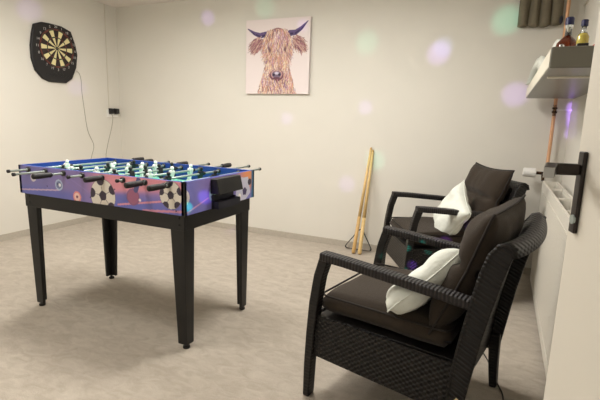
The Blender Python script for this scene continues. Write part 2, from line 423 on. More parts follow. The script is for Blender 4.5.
# rods, players, grips
def player(parent, x, y, z, tilt, m):
    b = MB(); Rm = Matrix.Translation((x, y, z)) @ Matrix.Rotation(tilt, 4, 'Y')
    def rect(zz, hx, hy): return [Rm @ Vector((sx*hx, sy*hy, zz)) for sx, sy in ((-1, -1), (1, -1), (1, 1), (-1, 1))]
    b.loft([rect(-.068, .010, .010), rect(-.060, .013, .010), rect(-.054, .008, .009), rect(-.028, .007, .010), rect(-.014, .010, .014), rect(.008, .011, .0165), rect(.016, .009, .014), rect(.019, .004, .005)])
    c = Rm @ Vector((0, 0, .029)); b.ball(c, .0115, (1, .95, 1.1), 10, 6)
    b.build('player', m, parent, smooth=False)
ZR = .863
rods = [  # near tip, far tip (world y), grip near?, players world y, colour, tilt
 (1.537, 2.55, 0, [1.90], 'white_player', .25), (1.471, 2.49, 0, [1.80, 2.12], 'white_player', 1.25), (1.479, 2.50, 1, [1.76, 1.95, 2.16], 'dark_player', .3),
 (1.567, 2.52, 0, [1.745, 1.86, 1.975, 2.09, 2.205], 'white_player', .1), (1.549, 2.58, 1, [1.74, 1.855, 1.97, 2.085, 2.20], 'dark_player', -.2),
 (1.615, 2.631, 0, [1.84, 2.02, 2.19], 'white_player', .15), (1.532, 2.648, 1, [1.82, 2.10], 'dark_player', .2), (1.526, 2.546, 1, [2.03], 'dark_player', .3)]
for k, (ya, yb, near, pl, pm, tl) in enumerate(rods):
    x = (k-3.5)*.146; ya -= TY; yb -= TY
    b = MB(); b.tube([(x, ya, ZR), (x, yb, ZR)], .0062, 10); rod = b.build('rod', M['steel'], ft, smooth=True)
    g0, g1 = (ya, ya+.105) if near else (yb-.105, yb)
    s = 1 if near else -1; st = ya if near else yb
    b = MB(); prof = [(0, .010), (.004, .0145), (.03, .0155), (.06, .0150), (.09, .0135), (.098, .0155), (.108, .011)]
    b.tube([(x, st+s*(d-.004), ZR) for d, r in prof], [r for d, r in prof], 14); b.build('grip', M['rubber'], rod, smooth=True)
    et = yb if near else ya; s2 = 1 if near else -1
    b = MB(); b.tube([(x, et-s2*.008, ZR), (x, et+s2*.004, ZR)], .0095, 12); b.build('end_cap', M['rubber'], rod, smooth=True)
    for y in (Y0, Y1):
        so = -1 if y < 0 else 1
        b = MB(); b.tube([(x, y-so*.024, ZR), (x, y+so*.012, ZR)], .0145, 14); b.build('bushing', M['black_plastic'], ft, smooth=True)
    for y in pl: player(rod, x, y-TY, ZR, tl, M[pm])
    for y in (pl[0]-TY-.03, pl[-1]-TY+.03):
        b = MB(); b.tube([(x, y-.008, ZR), (x, y+.008, ZR)], .0105, 10); b.build('stop_ring', M['rubber'], rod, smooth=True)

# ------------------------------------------------------------------ dartboard
XW = XL
db = tag(empty('dartboard', (XW, 3.139, 1.812), 0), 'black electronic dartboard with cream and dark segments on the left wall', 'dartboard')
out = [(2.917, 2.004), (3.0, 2.036), (3.082, 2.041), (3.21, 2.036), (3.315, 2.004), (3.36, 1.881), (3.378, 1.783), (3.355, 1.65), (3.300, 1.534), (3.227, 1.486), (3.04, 1.484), (2.967, 1.510), (2.902, 1.581), (2.872, 1.688), (2.872, 1.805), (2.893, 1.916)]
out = [(y-3.139, z-1.812) for y, z in out]
b = MB()
b.loft([[(0.002, y, z) for y, z in out], [(.022, y, z) for y, z in out], [(.030, y*.96, z*.96) for y, z in out]])
b.build('housing', M['board_black'], db, .006)
def ring(b, r0, r1, a0, a1, x0, x1, n=3):
    for i in range(n):
        p, q = a0+(a1-a0)*i/n, a0+(a1-a0)*(i+1)/n
        P = [(x, r*sin(a), r*cos(a)) for x in (x0, x1) for r, a in ((r0, p), (r1, p), (r1, q), (r0, q))]
        b.hexa(P)
b = MB(); R = .176
for k in range(20):
    a0, a1 = (k-.5)*pi/10+.02, (k+.5)*pi/10-.02; lt = k % 2
    b.mi = 0 if lt else 1; ring(b, .017, .098, a0, a1, .030, .034); ring(b, .110, .168, a0, a1, .030, .034)
    b.mi = 3 if lt else 2; ring(b, .100, .108, a0, a1, .030, .0345); ring(b, .170, .179, a0, a1, .030, .0345)
b.mi = 2; ring(b, .0, .007, 0, 2*pi, .030, .035, 12); b.mi = 3; ring(b, .008, .015, 0, 2*pi, .030, .0345, 12)
b.build('target_face', [M['board_cream'], M['board_dark'], M['board_red'], M['board_green']], db)
b = MB(); ring(b, .179, .184, 0, 2*pi, .028, .037, 48); b.build('outer_ring', M['board_red'], db)
b = MB()
for k in range(7): b.box(.030, .033, -.12+k*.04-.011, -.12+k*.04+.011, -.262, -.25)
b.box(.030, .0325, -.06, .06, -.238, -.222)
b.build('button_row', M['black_plastic'], db)
nums = [20, 1, 18, 4, 13, 6, 10, 15, 2, 17, 3, 19, 7, 16, 8, 11, 14, 9, 12, 5]
for k, n in enumerate(nums):
    cu = bpy.data.curves.new('n', 'FONT'); cu.body = str(n); cu.size = .034; cu.align_x = 'CENTER'; cu.align_y = 'CENTER'; cu.extrude = .0006
    to = bpy.data.objects.new('n', cu); C.objects.link(to)
    me = bpy.data.meshes.new_from_object(to.evaluated_get(bpy.context.evaluated_depsgraph_get()))
    a = k*pi/10
    me.transform(Matrix.Translation((.0312, .208*sin(a)*.98, .208*cos(a)*.98)) @ Matrix.Rotation(pi/2, 4, 'Z') @ Matrix.Rotation(pi/2, 4, 'X'))
    bpy.data.objects.remove(to); bpy.data.curves.remove(cu)
    me.materials.clear(); me.materials.append(M['number'])
    o = bpy.data.objects.new('number', me); C.objects.link(o); o.parent = db

def spline(pts, n=8):
    P = [Vector(p) for p in pts]; P = [P[0]]+P+[P[-1]]; out = []
    for i in range(1, len(P)-2):
        for k in range(n):
            t = k/n; a, b_, c, d = P[i-1:i+3]
            out.append(.5*((2*b_)+(c-a)*t+(2*a-5*b_+4*c-d)*t*t+(3*b_-a-3*c+d)*t**3))
    out.append(P[-2]); return out
xw = XW+.006
b = MB(); b.tube(spline([(xw+.012, 3.352, 1.622), (xw, 3.40, 1.60), (xw, 3.418, 1.53), (xw, 3.418, 1.433), (xw, 3.433, 1.277), (xw, 3.466, 1.011), (xw, 3.534, .846), (xw, 3.50, .725), (xw, 3.46, .60), (xw+.01, 3.45, .35), (xw+.012, 3.5, .064)]), .0028, 6)
tag(b.build('dartboard_cable', M['cable_grey'], smooth=True), 'thin grey cable hanging down the left wall from the dartboard', 'cable')
b = MB(); b.box(XW, XW+.008, 3.767, 3.776, 1.24, ZC)
b.mi = 0
tag(b.build('cable_trunking', M['trunking'], bevel=.002), 'narrow vertical cable trunking from the ceiling down to the black plugs', 'cable trunking')
so = tag(empty('wall_socket', (XW, 3.82, 1.215)), 'white double wall socket holding two black plugs near the corner', 'socket')
box_obj('socket_plate', M['white_plastic'], (0, .012, -.085, .075, -.06, .03), so, .003)
for y in (-.04, .035):
    b = MB(); b.tube([(.012, y, -.02), (.014, y, -.02)], .02, 16); b.build('socket_well', M['white_plastic'], so)
for dy in (-.042, .034):
    pl = tag(empty('power_plug', (XW+.0145, 3.82+dy, 1.222)), 'black power adapter, ' + ('nearer the dartboard' if dy < 0 else 'nearer the room corner') + ', of the two in the white socket', 'plug', None)
    b = MB(); b.hexa([(0, -.024, -.034), (.042, -.020, -.026), (.042, .020, -.026), (0, .024, -.034), (0, -.026, .034), (.04, -.022, .030), (.04, .022, .030), (0, .026, .034)])
    b.build('plug_body', M['black_plastic'], pl, .004)
    if dy < 0:
        b = MB(); b.tube(spline([(.02, 0, -.030), (.018, .015, -.08), (-.008, .012, -.20), (-.009, -.05, -.38), (-.009, -.085, -.55), (-.009, -.07, -.9), (0, -.05, -1.16)]), .003, 6); b.build('power_lead', M['cable_grey'], pl, smooth=True)

# ------------------------------------------------------------------ cow canvas
PW, PH = .685, .694
cw = Img(PW, PH, 230); cw.a = np.ones_like(cw.a)*L3((232, 220, 218))
rng = random.Random(3)
def tri_mask(cx): return cx
# horns (curving out and up)
for s in (-1, 1):
    cx = .345
    P = [(cx+s*.125, .555), (cx+s*.19, .560), (cx+s*.25, .595), (cx+s*.315, .655)] if s > 0 else [(cx-.125, .555), (cx-.19, .548), (cx-.25, .570), (cx-.325, .615)]
    ws = [.055, .048, .034, .008]
    for i in range(3):
        cw.line(*P[i], *P[i+1], ws[i], (104, 88, 128), 1, ws[i+1])
        cw.line(P[i][0], P[i][1]-.008, P[i+1][0], P[i+1][1]-.004, ws[i]*.35, (62, 54, 84), .8, ws[i+1]*.35)
pal = [(220, 190, 158), (200, 158, 134), (160, 118, 112), (232, 212, 180), (204, 166, 176), (158, 126, 158), (216, 166, 130), (242, 228, 208), (120, 84, 92), (206, 146, 150)]
def hair(x, y, ang, ln, w, pal=pal, curl=.4):
    a = ang+rng.uniform(-curl, curl); c = rng.choice(pal)
    x1, y1 = x+ln*.5*cos(a), y+ln*.5*sin(a); a2 = a+rng.uniform(-.5, .5)
    stroke(x, y, x1, y1, w, c); stroke(x1, y1, x1+ln*.5*cos(a2), y1+ln*.5*sin(a2), w*.7, c)
def stroke(x0, y0, x1, y1, w, c):
    h = PW/cw.nx; i0 = int((min(x0, x1)-w)/h); i1 = int((max(x0, x1)+w)/h)+1; j0 = int((min(y0, y1)-w)/h); j1 = int((max(y0, y1)+w)/h)+1
    i0, j0 = max(i0, 0), max(j0, 0); i1, j1 = min(i1, cw.nx), min(j1, cw.ny)
    if i0 >= i1 or j0 >= j1: return
    X, Y = cw.X[j0:j1, i0:i1], cw.Y[j0:j1, i0:i1]; dx, dy = x1-x0, y1-y0
    t = np.clip(((X-x0)*dx+(Y-y0)*dy)/(dx*dx+dy*dy+1e-9), 0, 1)
    m = ((np.hypot(X-x0-t*dx, Y-y0-t*dy) < w/2)*.85)[..., None]
    cw.a[j0:j1, i0:i1] = cw.a[j0:j1, i0:i1]*(1-m)+L3(c)*m
cx = .345
# neck / chest
for i in range(1500):
    y = rng.uniform(0, .30); hw = .215-.32*y; x = cx+rng.uniform(-hw, hw); hair(x, y, -pi/2, rng.uniform(.03, .06), .006)
# ears
earp = [(150, 104, 104), (190, 150, 140), (120, 82, 96), (216, 186, 170), (170, 120, 130)]
for s in (-1, 1):
    for i in range(420):
        t = rng.random(); rr = .05*math.sqrt(rng.random()); th = rng.uniform(0, 2*pi)
        x = cx+s*(.185+.07*t)+rr*cos(th)*.9; y = .485-.03*t+rr*sin(th)*1.2
        hair(x, y, -pi/2+s*.7, rng.uniform(.03, .06), .006, earp)
# head underlay and fringe
cw.disc(cx, .41, .155, (150, 108, 104), 1, .20); cw.disc(cx, .24, .095, (140, 98, 104), 1, .125)
for i in range(2600):
    y = rng.uniform(.22, .60); q_ = (y-.42)/.2; hw = .155*math.sqrt(max(0, 1-q_*q_*.75)) if y > .42 else .155-.36*(.42-y)
    x = cx+rng.uniform(-hw, hw); hair(x, y, -pi/2+(x-cx)*2.2, rng.uniform(.03, .07), .0055)
# eyes, muzzle
for s in (-1, 1):
    for i in range(16): hair(cx+s*.085+rng.uniform(-.012, .012), .42+rng.uniform(-.012, .02), -pi/2, .025, .006, [(104, 74, 84), (130, 98, 104)])
cw.disc(cx, .175, .075, (120, 82, 92), 1, .058); cw.disc(cx, .185, .062, (190, 150, 148), 1, .046); cw.disc(cx, .182, .050, (120, 104, 124), 1, .034)
cw.disc(cx, .195, .022, (206, 200, 216), 1, .014); cw.disc(cx-.030, .180, .012, (62, 50, 66)); cw.disc(cx+.030, .180, .012, (62, 50, 66))
cw.disc(cx, .148, .040, (110, 74, 84), 1, .009)
for i in range(160): hair(cx+rng.uniform(-.10, .10), rng.uniform(.24, .30), -pi/2+(rng.random()-.5), .04, .005)
for i in range(60): hair(cx+rng.uniform(-.07, .07), rng.uniform(.10, .135), -pi/2, .04, .006)
pmx = Matrix.Translation((-2.398, YD-.034, 1.434)) @ Matrix.Rotation(pi/2, 4, 'X')
cv = painted_panel('canvas_print', PW, PH, cw.nx, cw.ny, cw.a, pmx, .034, M['painting'], None, M['canvas_side'])
cv.name = 'wall_canvas'; tag(cv, 'square canvas of a shaggy long-haired horned cow on the back wall', 'picture')

# ------------------------------------------------------------------ cues and rack
for i, (f0, t0, r0) in enumerate([((-1.140, 3.745), (-1.080, 3.925), .0165), ((-1.082, 3.748), (-1.062, 3.926), .0175)]):
    q_ = empty('pool_cue', (f0[0], f0[1], 0))
    tag(q_, ['wooden pool cue leaning on the back wall, the left of the pair', 'wooden pool cue leaning on the back wall, the right of the pair'][i], 'pool cue', 'pool cues against the back wall')
    A = Vector((0, 0, .006)); B = Vector((t0[0]-f0[0], t0[1]-f0[1], .965-.02*i)); 
    b = MB(); b.tube([A.lerp(B, .0), A.lerp(B, .012), A.lerp(B, .35)], [r0*.8, r0, r0*.92], 16); b.build('butt', M['cue_butt'] if i == 0 else M['cue'], q_, smooth=True)
    b = MB(); b.tube([A.lerp(B, .35), A.lerp(B, .98)], [r0*.9, r0*.58], 16); b.build('shaft', M['cue'], q_, smooth=True)
    b = MB(); b.tube([A.lerp(B, .98), B], [r0*.55, r0*.45], 12); b.build('tip', M['cue_butt'], q_, smooth=True)
def rounded_tri(P, r, n=6):
    out = []
    for i in range(3):
        a, b_, c = Vector(P[i-1]), Vector(P[i]), Vector(P[(i+1) % 3])
        u = (a-b_).normalized(); v = (c-b_).normalized(); p, q = b_+u*r, b_+v*r
        for k in range(n+1):
            t = k/n; out.append((1-t)**2*p+2*t*(1-t)*b_+t*t*q)
    return out
tri = rounded_tri([(-1.275, 3.872, .011), (-.995, 3.872, .011), (-1.125, 3.915, .215)], .045)
b = MB(); n = len(tri); nn = Vector((0, -1, .2)).normalized(); cen = sum(tri, Vector())/n
rings = []
for p in tri:
    o_ = (p-cen).normalized()
    rings.append([p+nn*.009+o_*.0045, p-nn*.009+o_*.0045, p-nn*.009-o_*.0045, p+nn*.009-o_*.0045])
rings.append(rings[0]); b.loft(rings, cap=False)
bmesh.ops.remove_doubles(b.bm, verts=b.bm.verts[:], dist=1e-5)
tag(b.build('ball_rack', M['black_plastic'], bevel=.002), 'black triangular ball rack behind the pool cues', 'ball rack')

# ------------------------------------------------------------------ armchairs
def pillow_mesh(W, H, T, n=22, pinch=.06, crease=None, seed=0, droop=0, boxy=.5):
    rg = random.Random(seed); ph = [rg.uniform(0, 6) for _ in range(6)]
    bm = bmesh.new(); top = {}; bot = {}
    for j in range(n+1):
        for i in range(n+1):
            s, t = -1+2*i/n, -1+2*j/n
            sx = s*(1-pinch*(1-t*t)*abs(s)**3) ; ty = t*(1-pinch*(1-s*s)*abs(t)**3)
            h = (max(0, 1-s**4)*max(0, 1-t**4))**boxy
            h *= 1-.10*abs(sin(2.6*s+1.7*t+ph[5]))**8*(1 if crease is not None else .6)
            if crease is not None:
                h *= (1-.62*math.exp(-((t-crease)/.07)**2)*(1-abs(s)**8))*(1-.12*math.exp(-(s/.10)**2-((t-.5)/.2)**2)-.12*math.exp(-(s/.10)**2-((t+.5)/.2)**2))
            h *= 1+.05*sin(3.1*s+ph[0])+.05*sin(4*t+ph[1])+.03*sin(6*s+5*t+ph[2])
            if crease is not None:
                sx *= 1-.045*math.exp(-((t-crease)/.10)**2)*abs(s)**4
                h *= 1+.07*sin(9*s+4*t+ph[3])*sin(7*t-3*s+ph[4])
            z = T/2*h
            wob = .012*W*(sin(3*s+ph[3])+sin(3*t+ph[4]))
            p = (sx*W/2, ty*H/2, z+wob*.5)
            top[i, j] = bm.verts.new(p)
            e = i in (0, n) or j in (0, n)
            bot[i, j] = top[i, j] if e else bm.verts.new((p[0], p[1], -z*.9+wob*.5))
    for j in range(n):
        for i in range(n):
            bm.faces.new([top[i, j], top[i+1, j], top[i+1, j+1], top[i, j+1]])
            q = [bot[i, j], bot[i, j+1], bot[i+1, j+1], bot[i+1, j]]
            if len(set(q)) == 4: bm.faces.new(q)
    edge = [top[i, 0].co.copy() for i in range(n)]+[top[n, j].co.copy() for j in range(n)]+[top[i, n].co.copy() for i in range(n, 0, -1)]+[top[0, j].co.copy() for j in range(n, 0, -1)]
    return bm, edge
def link_bm(name, bm, m, parent, smooth=True, sub=0):
    me = bpy.data.meshes.new(name); bmesh.ops.recalc_face_normals(bm, faces=bm.faces[:]); bm.to_mesh(me); bm.free(); me.materials.append(m)
    if smooth:
        for p in me.polygons: p.use_smooth = True
    o = bpy.data.objects.new(name, me); C.objects.link(o); o.parent = parent
    if sub: s = o.modifiers.new('s', 'SUBSURF'); s.levels = sub; s.render_levels = sub
    return o
WT, AW = .645, .055
def make_chair():
    r = empty('wicker_armchair', (0, 0, 0))
    for y0 in (0, WT-AW):
        b = MB()
        b.sweep_rect([(-.058, .0, .030), (-.055, .15, .036), (-.047, .30, .040), (-.036, .44, .042), (-.018, .56, .042), (.006, .638, .044)], AW-.006, 0, y0+.003)
        b.build('leg', M['w_frame'], r, .006)
        b = MB(); b.sweep_rect([(-.014, .648, .036), (.1, .643, .036), (.3, .628, .036), (.5, .612, .036), (.585, .603, .036)], AW, 0, y0)
        b.build('armrest', M['w_arm'], r, .007)
        b = MB(); b.sweep_rect([(.585, 0, .032), (.575, .12, .040), (.568, .26, .05)], AW-.010, 0, y0+.005)
        b.build('leg', M['w_frame'], r, .006)
        # woven side skirt
        yy = y0+.018 if y0 == 0 else y0+AW-.030
        b = MB(); b.hexa([(-.04, yy, .20), (.56, yy, .175), (.56, yy+.012, .175), (-.04, yy+.012, .20), (-.035, yy, .385), (.56, yy, .375), (.56, yy+.012, .375), (-.035, yy+.012, .385)])
        b.build('side_panel', M['w_side'], r)
    b = MB(); b.box(-.052, -.038, AW, WT-AW, .20, .385); b.build('front_panel', M['w_front'], r)
    b = MB(); b.box(-.03, .56, .035, WT-.035, .355, .38); b.build('seat_frame', M['w_frame'], r, .004)
    # back shell: inner sheet bending backwards at the top, side wings
    prof = [(.535, .20), (.545, .36), (.565, .50), (.585, .62), (.605, .72), (.625, .79), (.650, .828), (.680, .838), (.703, .822), (.712, .795)]
    b = MB(); nW = 20; th = .014
    def pt(k, w, off):
        u, z = prof[k]; s = (w/WT)*2-1; bow = .028*(1-s*s)*min(1, max(0, (z-.3)/.4))
        a = prof[max(k-1, 0)]; c = prof[min(k+1, len(prof)-1)]; d = Vector((c[0]-a[0], c[1]-a[1])).normalized()
        dip = -.012*(1-s*s)*(1 if k > 4 else 0)
        return Vector((u+bow-d.y*off*-1, w, z+dip+(-d.x)*off))
    ws = [WT*i/nW for i in range(nW+1)]
    for k in range(len(prof)-1):
        for i in range(nW):
            pass
    fr = [[b.bm.verts.new(pt(k, w, 0)) for w in ws] for k in range(len(prof))]
    bk = [[b.bm.verts.new(pt(k, w, th)) for w in ws] for k in range(len(prof))]
    K = len(prof)
    for k in range(K-1):
        for i in range(nW):
            b._f([fr[k][i], fr[k][i+1], fr[k+1][i+1], fr[k+1][i]]); b._f([bk[k][i], bk[k+1][i], bk[k+1][i+1], bk[k][i+1]])
        b._f([fr[k][0], fr[k+1][0], bk[k+1][0], bk[k][0]]); b._f([fr[k][nW], bk[k][nW], bk[k+1][nW], fr[k+1][nW]])
    for i in range(nW):
        b._f([fr[0][i], bk[0][i], bk[0][i+1], fr[0][i+1]]); b._f([fr[K-1][i], fr[K-1][i+1], bk[K-1][i+1], bk[K-1][i]])
    b.build('backrest', M['w_back'], r, smooth=True)
    for y0 in (0, WT-.03):
        b = MB(); rings = []
        for (uf, z, ur) in ((.545, .20, .590), (.55, .36, .612), (.565, .50, .632), (.583, .62, .655), (.603, .72, .676), (.623, .79, .694), (.648, .823, .706), (.675, .834, .712)):
            rings.append([(uf, y0, z), (ur, y0+.004, z-.012), (ur, y0+.026, z-.012), (uf, y0+.03, z)])
        b.loft(rings); b.build('back_wing', M['w_front' if False else 'w_back'], r, .006)
    # seat cushion with piping
    cu = empty
    bm, e = pillow_mesh(.56, .555, .10, 20, .0, None, 1, boxy=.11)
    mx = Matrix.Translation((.245, WT/2, .432)); bm.transform(mx); sc = link_bm('seat_cushion', bm, M['cushion'], r)
    b = MB(); P = [mx @ (p+Vector((0, 0, .0))) for p in e]; P.append(P[0])
    def rr(off, k=.985):
        c0 = Vector((.245, WT/2, .43)); hw, hh, rd = .278*k, .275*k, .035; o_ = []
        for cxx, cyy, a0 in ((hw-rd, hh-rd, 0), (-hw+rd, hh-rd, pi/2), (-hw+rd, -hh+rd, pi), (hw-rd, -hh+rd, 1.5*pi)):
            for q in range(7): o_.append(c0+Vector((cxx+rd*cos(a0+q*pi/12), cyy+rd*sin(a0+q*pi/12), off)))
        o_.append(o_[0]); return o_
    b.tube(rr(.036), .0045, 6, cap=False); b.build('piping', M['piping'], sc, smooth=True)
    # back cushion, two puffed halves
    bm, e = pillow_mesh(.55, .50, .145, 30, .08, .10, 2, boxy=.5)
    ax = Matrix(((0, sin(.36), -cos(.36), 0), (-1, 0, 0, 0), (0, cos(.36), sin(.36), 0), (0, 0, 0, 1)))
    mx = Matrix.Translation((.535, WT/2, .675)) @ ax
    bm.transform(mx); bc = link_bm('back_cushion', bm, M['cushion'], r)
    b = MB(); P = [mx @ p for p in e]; P.append(P[0]); b.tube(P, .005, 6, cap=False); b.build('piping', M['piping'], bc, smooth=True)
    return r
c1 = make_chair(); c2 = copy_tree(c1)
c1.location = (-.619, 1.601, 0); c1.rotation_euler = (0, 0, -.196)
c2.location = (-.44, 2.845, 0); c2.rotation_euler = (0, 0, .486)
for c_, l in ((c1, 'near black wicker armchair with brown cushions, seen large beside the open door'), (c2, 'far black wicker armchair with brown cushions in the corner by the radiator valve')):
    tag(c_, l, 'armchair', 'wicker armchairs')
b = MB(); b.box(0, .012, 0, .001, 0, .03)
tg = b.build('care_tag', M['label_cream'], c1); tg.location = (.56, -.0045, .24); tg.rotation_euler = (0, .5, 0)
def scatter(W, T, seed, mx, label):
    bm, e = pillow_mesh(W, W, T, 24, .12, None, seed, boxy=.55)
    # diagonal wrinkles
    for v in bm.verts:
        d = v.co.x/W*8+sin(v.co.y/W*7)*1.2; v.co.z += .004*sin(d*2.3)+.004*sin(v.co.y/W*17+d)
    o = link_bm('scatter_pillow', bm, M['white_fabric'], None); o.matrix_world = mx
    b = MB(); P = list(e)+[e[0]]; b.tube(P, .003, 5, cap=False); b.build('seam', M['white_fabric'], o, smooth=True)
    return tag(o, label, 'pillow', 'white scatter pillows')
def chair_mx(c, u, w, z, lean, spin, yaw=0):
    """pillow frame: local z faces the front of the chair"""
    ax = Matrix(((0, sin(lean), -cos(lean), 0), (-1, 0, 0, 0), (0, cos(lean), sin(lean), 0), (0, 0, 0, 1)))
    return Matrix.Translation(c.location) @ Matrix.Rotation(c.rotation_euler.z, 4, 'Z') @ Matrix.Translation((u, w, z)) @ Matrix.Rotation(yaw, 4, 'Z') @ ax @ Matrix.Rotation(spin, 4, 'Z')
scatter(.36, .13, 5, chair_mx(c1, .355, .19, .560, .70, .62), 'white scatter pillow on the near armchair, half behind its armrest')
scatter(.355, .13, 9, chair_mx(c2, .285, .17, .590, .38, 1.0), 'white scatter pillow on the far armchair in the corner')

# ------------------------------------------------------------------ radiator, valve, pipe
rd = tag(empty('radiator', (.3, 3.72, 0)), 'long white panel radiator with top grille along the right wall', 'radiator')
RY = -2.15
b = MB()
prof = []
n = 62
for i in range(n):
    y0 = -.03+(RY+.06)*i/n; y1 = -.03+(RY+.06)*(i+1)/n
    b.hexa([(.004, y1, .09), (.014, y1, .09), (.014, y0, .09), (.004, y0, .09), (.004, y1, .74), (.014, y1, .74), (.014, y0, .74), (.004, y0, .74)])
    m_ = (y0+y1)/2; b.hexa([(-.002, m_-.009, .10), (.004, m_-.013, .10), (.004, m_+.013, .10), (-.002, m_+.009, .10), (-.002, m_-.009, .73), (.004, m_-.013, .73), (.004, m_+.013, .73), (-.002, m_+.009, .73)])
b.box(-.001, .014, RY, 0, .74, .785); b.box(-.001, .014, RY, 0, .035, .09); b.box(-.001, .014, RY, RY+.03, .09, .74); b.box(-.001, .014, -.03, 0, .09, .74)
b.build('front_panel', M['radiator'], rd)
b = MB(); b.box(.084, .098, RY, 0, .035, .785); b.build('rear_panel', M['radiator'], rd, .002)
b = MB()
for y0, y1 in ((RY, RY+.012), (-.012, 0)): b.box(-.001, .099, y0, y1, .035, .800)
b.box(-.001, .012, RY, 0, .785, .803); b.box(.086, .099, RY, 0, .785, .803)
k = -.42
while k > RY: b.box(.012, .086, k-.02, k, .790, .799); k -= .42
b.build('top_grille', M['radiator'], rd)
b = MB()
for i in range(70):
    y = RY+.02+i*(-RY-.04)/70; b.box(.02, .08, y, y+.002, .08, .66)
b.build('convector_fins', M['radiator'], rd)
for y in (-.3, RY+.3): box_obj('wall_bracket', M['radiator'], (.099, .142, y-.02, y+.02, .3, .7), rd)
for y in (-.3, RY+.3): box_obj('foot', M['radiator'], (.03, .07, y-.015, y+.015, 0, .06), rd)
tv = tag(empty('radiator_valve', (.30, 3.80, .85)), 'white thermostatic valve at the far end of the radiator', 'valve')
b = MB(); b.tube([(-.135, 0, 0), (-.128, 0, 0), (-.05, 0, 0), (-.045, 0, 0)], [.028, .034, .036, .028], 20); b.build('thermostat_head', M['white_plastic'], tv, smooth=False)
b = MB(); b.tube([(-.045, 0, 0), (.03, 0, 0)], .012, 12); b.tube([(.0, 0, 0), (0, -.078, -.045)], .010, 10); b.build('valve_body', M['brass'], tv, smooth=True)
pp = tag(empty('copper_pipe', (.330, 3.87, 0)), 'vertical copper heating pipe down the corner to the radiator', 'pipe')
b = MB(); b.tube(spline([(0, 0, ZC-.001), (0, 0, 1.9), (0, 0, 1.2), (0, 0, 1.0), (-.004, -.01, .90), (-.016, -.045, .84), (-.022, -.066, .818)]), .0125, 12); b.build('pipe', M['copper'], pp, smooth=True)
b = MB(); b.tube([(0, 0, 1.30), (0, 0, 1.315)], .018, 12); b.tube([(0, 0, 1.330), (0, 0, 1.342)], .018, 12); b.tube([(0, 0, 1.28), (0, 0, 1.36)], .0125, 12); b.build('compression_fitting', M['brass'], pp, smooth=True)
b = MB(); b.box(.012, .112, -.006, .006, 1.318, 1.33); b.build('pipe_clip', M['white_plastic'], pp)

# ------------------------------------------------------------------ shelf and things on it
sh = tag(empty('wall_shelf', (.444, 1.88, 1.405)), 'deep grey box shelf on the right wall above the radiator', 'shelf')
b = MB(); b.box(-.319, 0, 0, 1.94, 0, .075); b.build('shelf_box', M['shelf'], sh, .006, seg=3)
b = MB(); b.box(-.3205, -.318, .006, 1.934, .005, .070); b.build('edge_band', M['shelf_edge'], sh)
b = MB(); b.box(-.300, -.004, .30, .33, -.006, .001); b.build('reflection_strip', M['shelf_edge'], sh)  # cream strip standing in for the pale reflection on the shelf underside
SZ = 1.481
b1 = tag(empty('liquor_bottle', (.230, 2.52, SZ)), 'round bottle of amber spirit with a navy stopper on the grey shelf', 'bottle')
b = MB(); b.lathe((0, 0, 0), [(.030, .0), (.046, .006), (.050, .03), (.050, .085), (.044, .110), (.024, .132), (.0145, .142)], 24); b.build('body', M['amber'], b1, smooth=True)
b = MB(); b.lathe((0, 0, 0), [(.014, .142), (.013, .175), (.017, .182), (.017, .19)], 18); b.build('neck', M['glass'], b1, smooth=True)
b = MB(); b.lathe((0, 0, 0), [(.014, .19), (.019, .192), (.019, .222), (.015, .226)], 18); b.build('stopper', M['bottle_cap'], b1, smooth=False)
b2 = tag(empty('liquor_bottle', (.278, 2.40, SZ)), 'slim clear bottle of yellow liqueur with a navy cap on the grey shelf', 'bottle')
b = MB(); b.lathe((0, 0, 0), [(.020, .0), (.024, .005), (.024, .115), (.016, .130)], 20); b.build('body', M['yellow_liquid'], b2, smooth=True)
b = MB(); b.lathe((0, 0, 0), [(.016, .130), (.010, .142), (.010, .160)], 18); b.build('neck', M['glass'], b2, smooth=True)
b = MB(); b.lathe((0, 0, 0), [(.010, .16), (.014, .161), (.014, .185), (.011, .188)], 18); b.build('cap', M['bottle_cap'], b2, smooth=False)
tag(box_obj('small_box', M['black_plastic'], (.236, .276, 2.18, 2.23, SZ, SZ+.055), None, .002), 'small black box in front of the bottles on the shelf', 'box')
tag(box_obj('red_packet', M['red'], (.280, .296, 2.08, 2.14, SZ, SZ+.034), None, .002), 'small red packet at the near end of the shelf beside the door', 'packet')
b3 = tag(empty('decanter', (.197, 2.36, SZ)), 'small round decanter of brown spirit at the shelf front edge', 'bottle')
b = MB(); b.lathe((0, 0, 0), [(.012, 0), (.024, .008), (.029, .026), (.022, .044), (.009, .054), (.008, .066)], 20); b.build('body', M['amber'], b3, smooth=True)
b = MB(); b.ball((0, 0, .073), .009); b.build('stopper', M['glass'], b3, smooth=True)
# white cloth hanging over the far front edge of the shelf
b = MB(); pts = []
path = [(.262, 2.72, 1.491), (.262, 2.74, 1.60), (.250, 2.80, 1.66), (.225, 2.9, 1.665), (.20, 3.0, 1.62), (.19, 3.12, 1.60), (.178, 3.28, 1.635), (.165, 3.40, 1.64), (.150, 3.48, 1.60), (.142, 3.52, 1.55), (.135, 3.56, 1.496)]
sp = spline(path, 5)
rings = []
for i, p in enumerate(sp):
    wv = .006*sin(i*.9)
    rings.append([(p.x-.035, p.y-.02, max(SZ+.001, p.z-.07+wv)), (p.x-.012, p.y, p.z+wv), (p.x+.03, p.y+.01, p.z-.008), (p.x+.05, p.y+.02, max(SZ+.001, p.z-.07))])
b.loft(rings)
tag(b.build('white_cloth', M['white_fabric'], smooth=True), 'crumpled white cloth lying on the far part of the shelf', 'cloth')

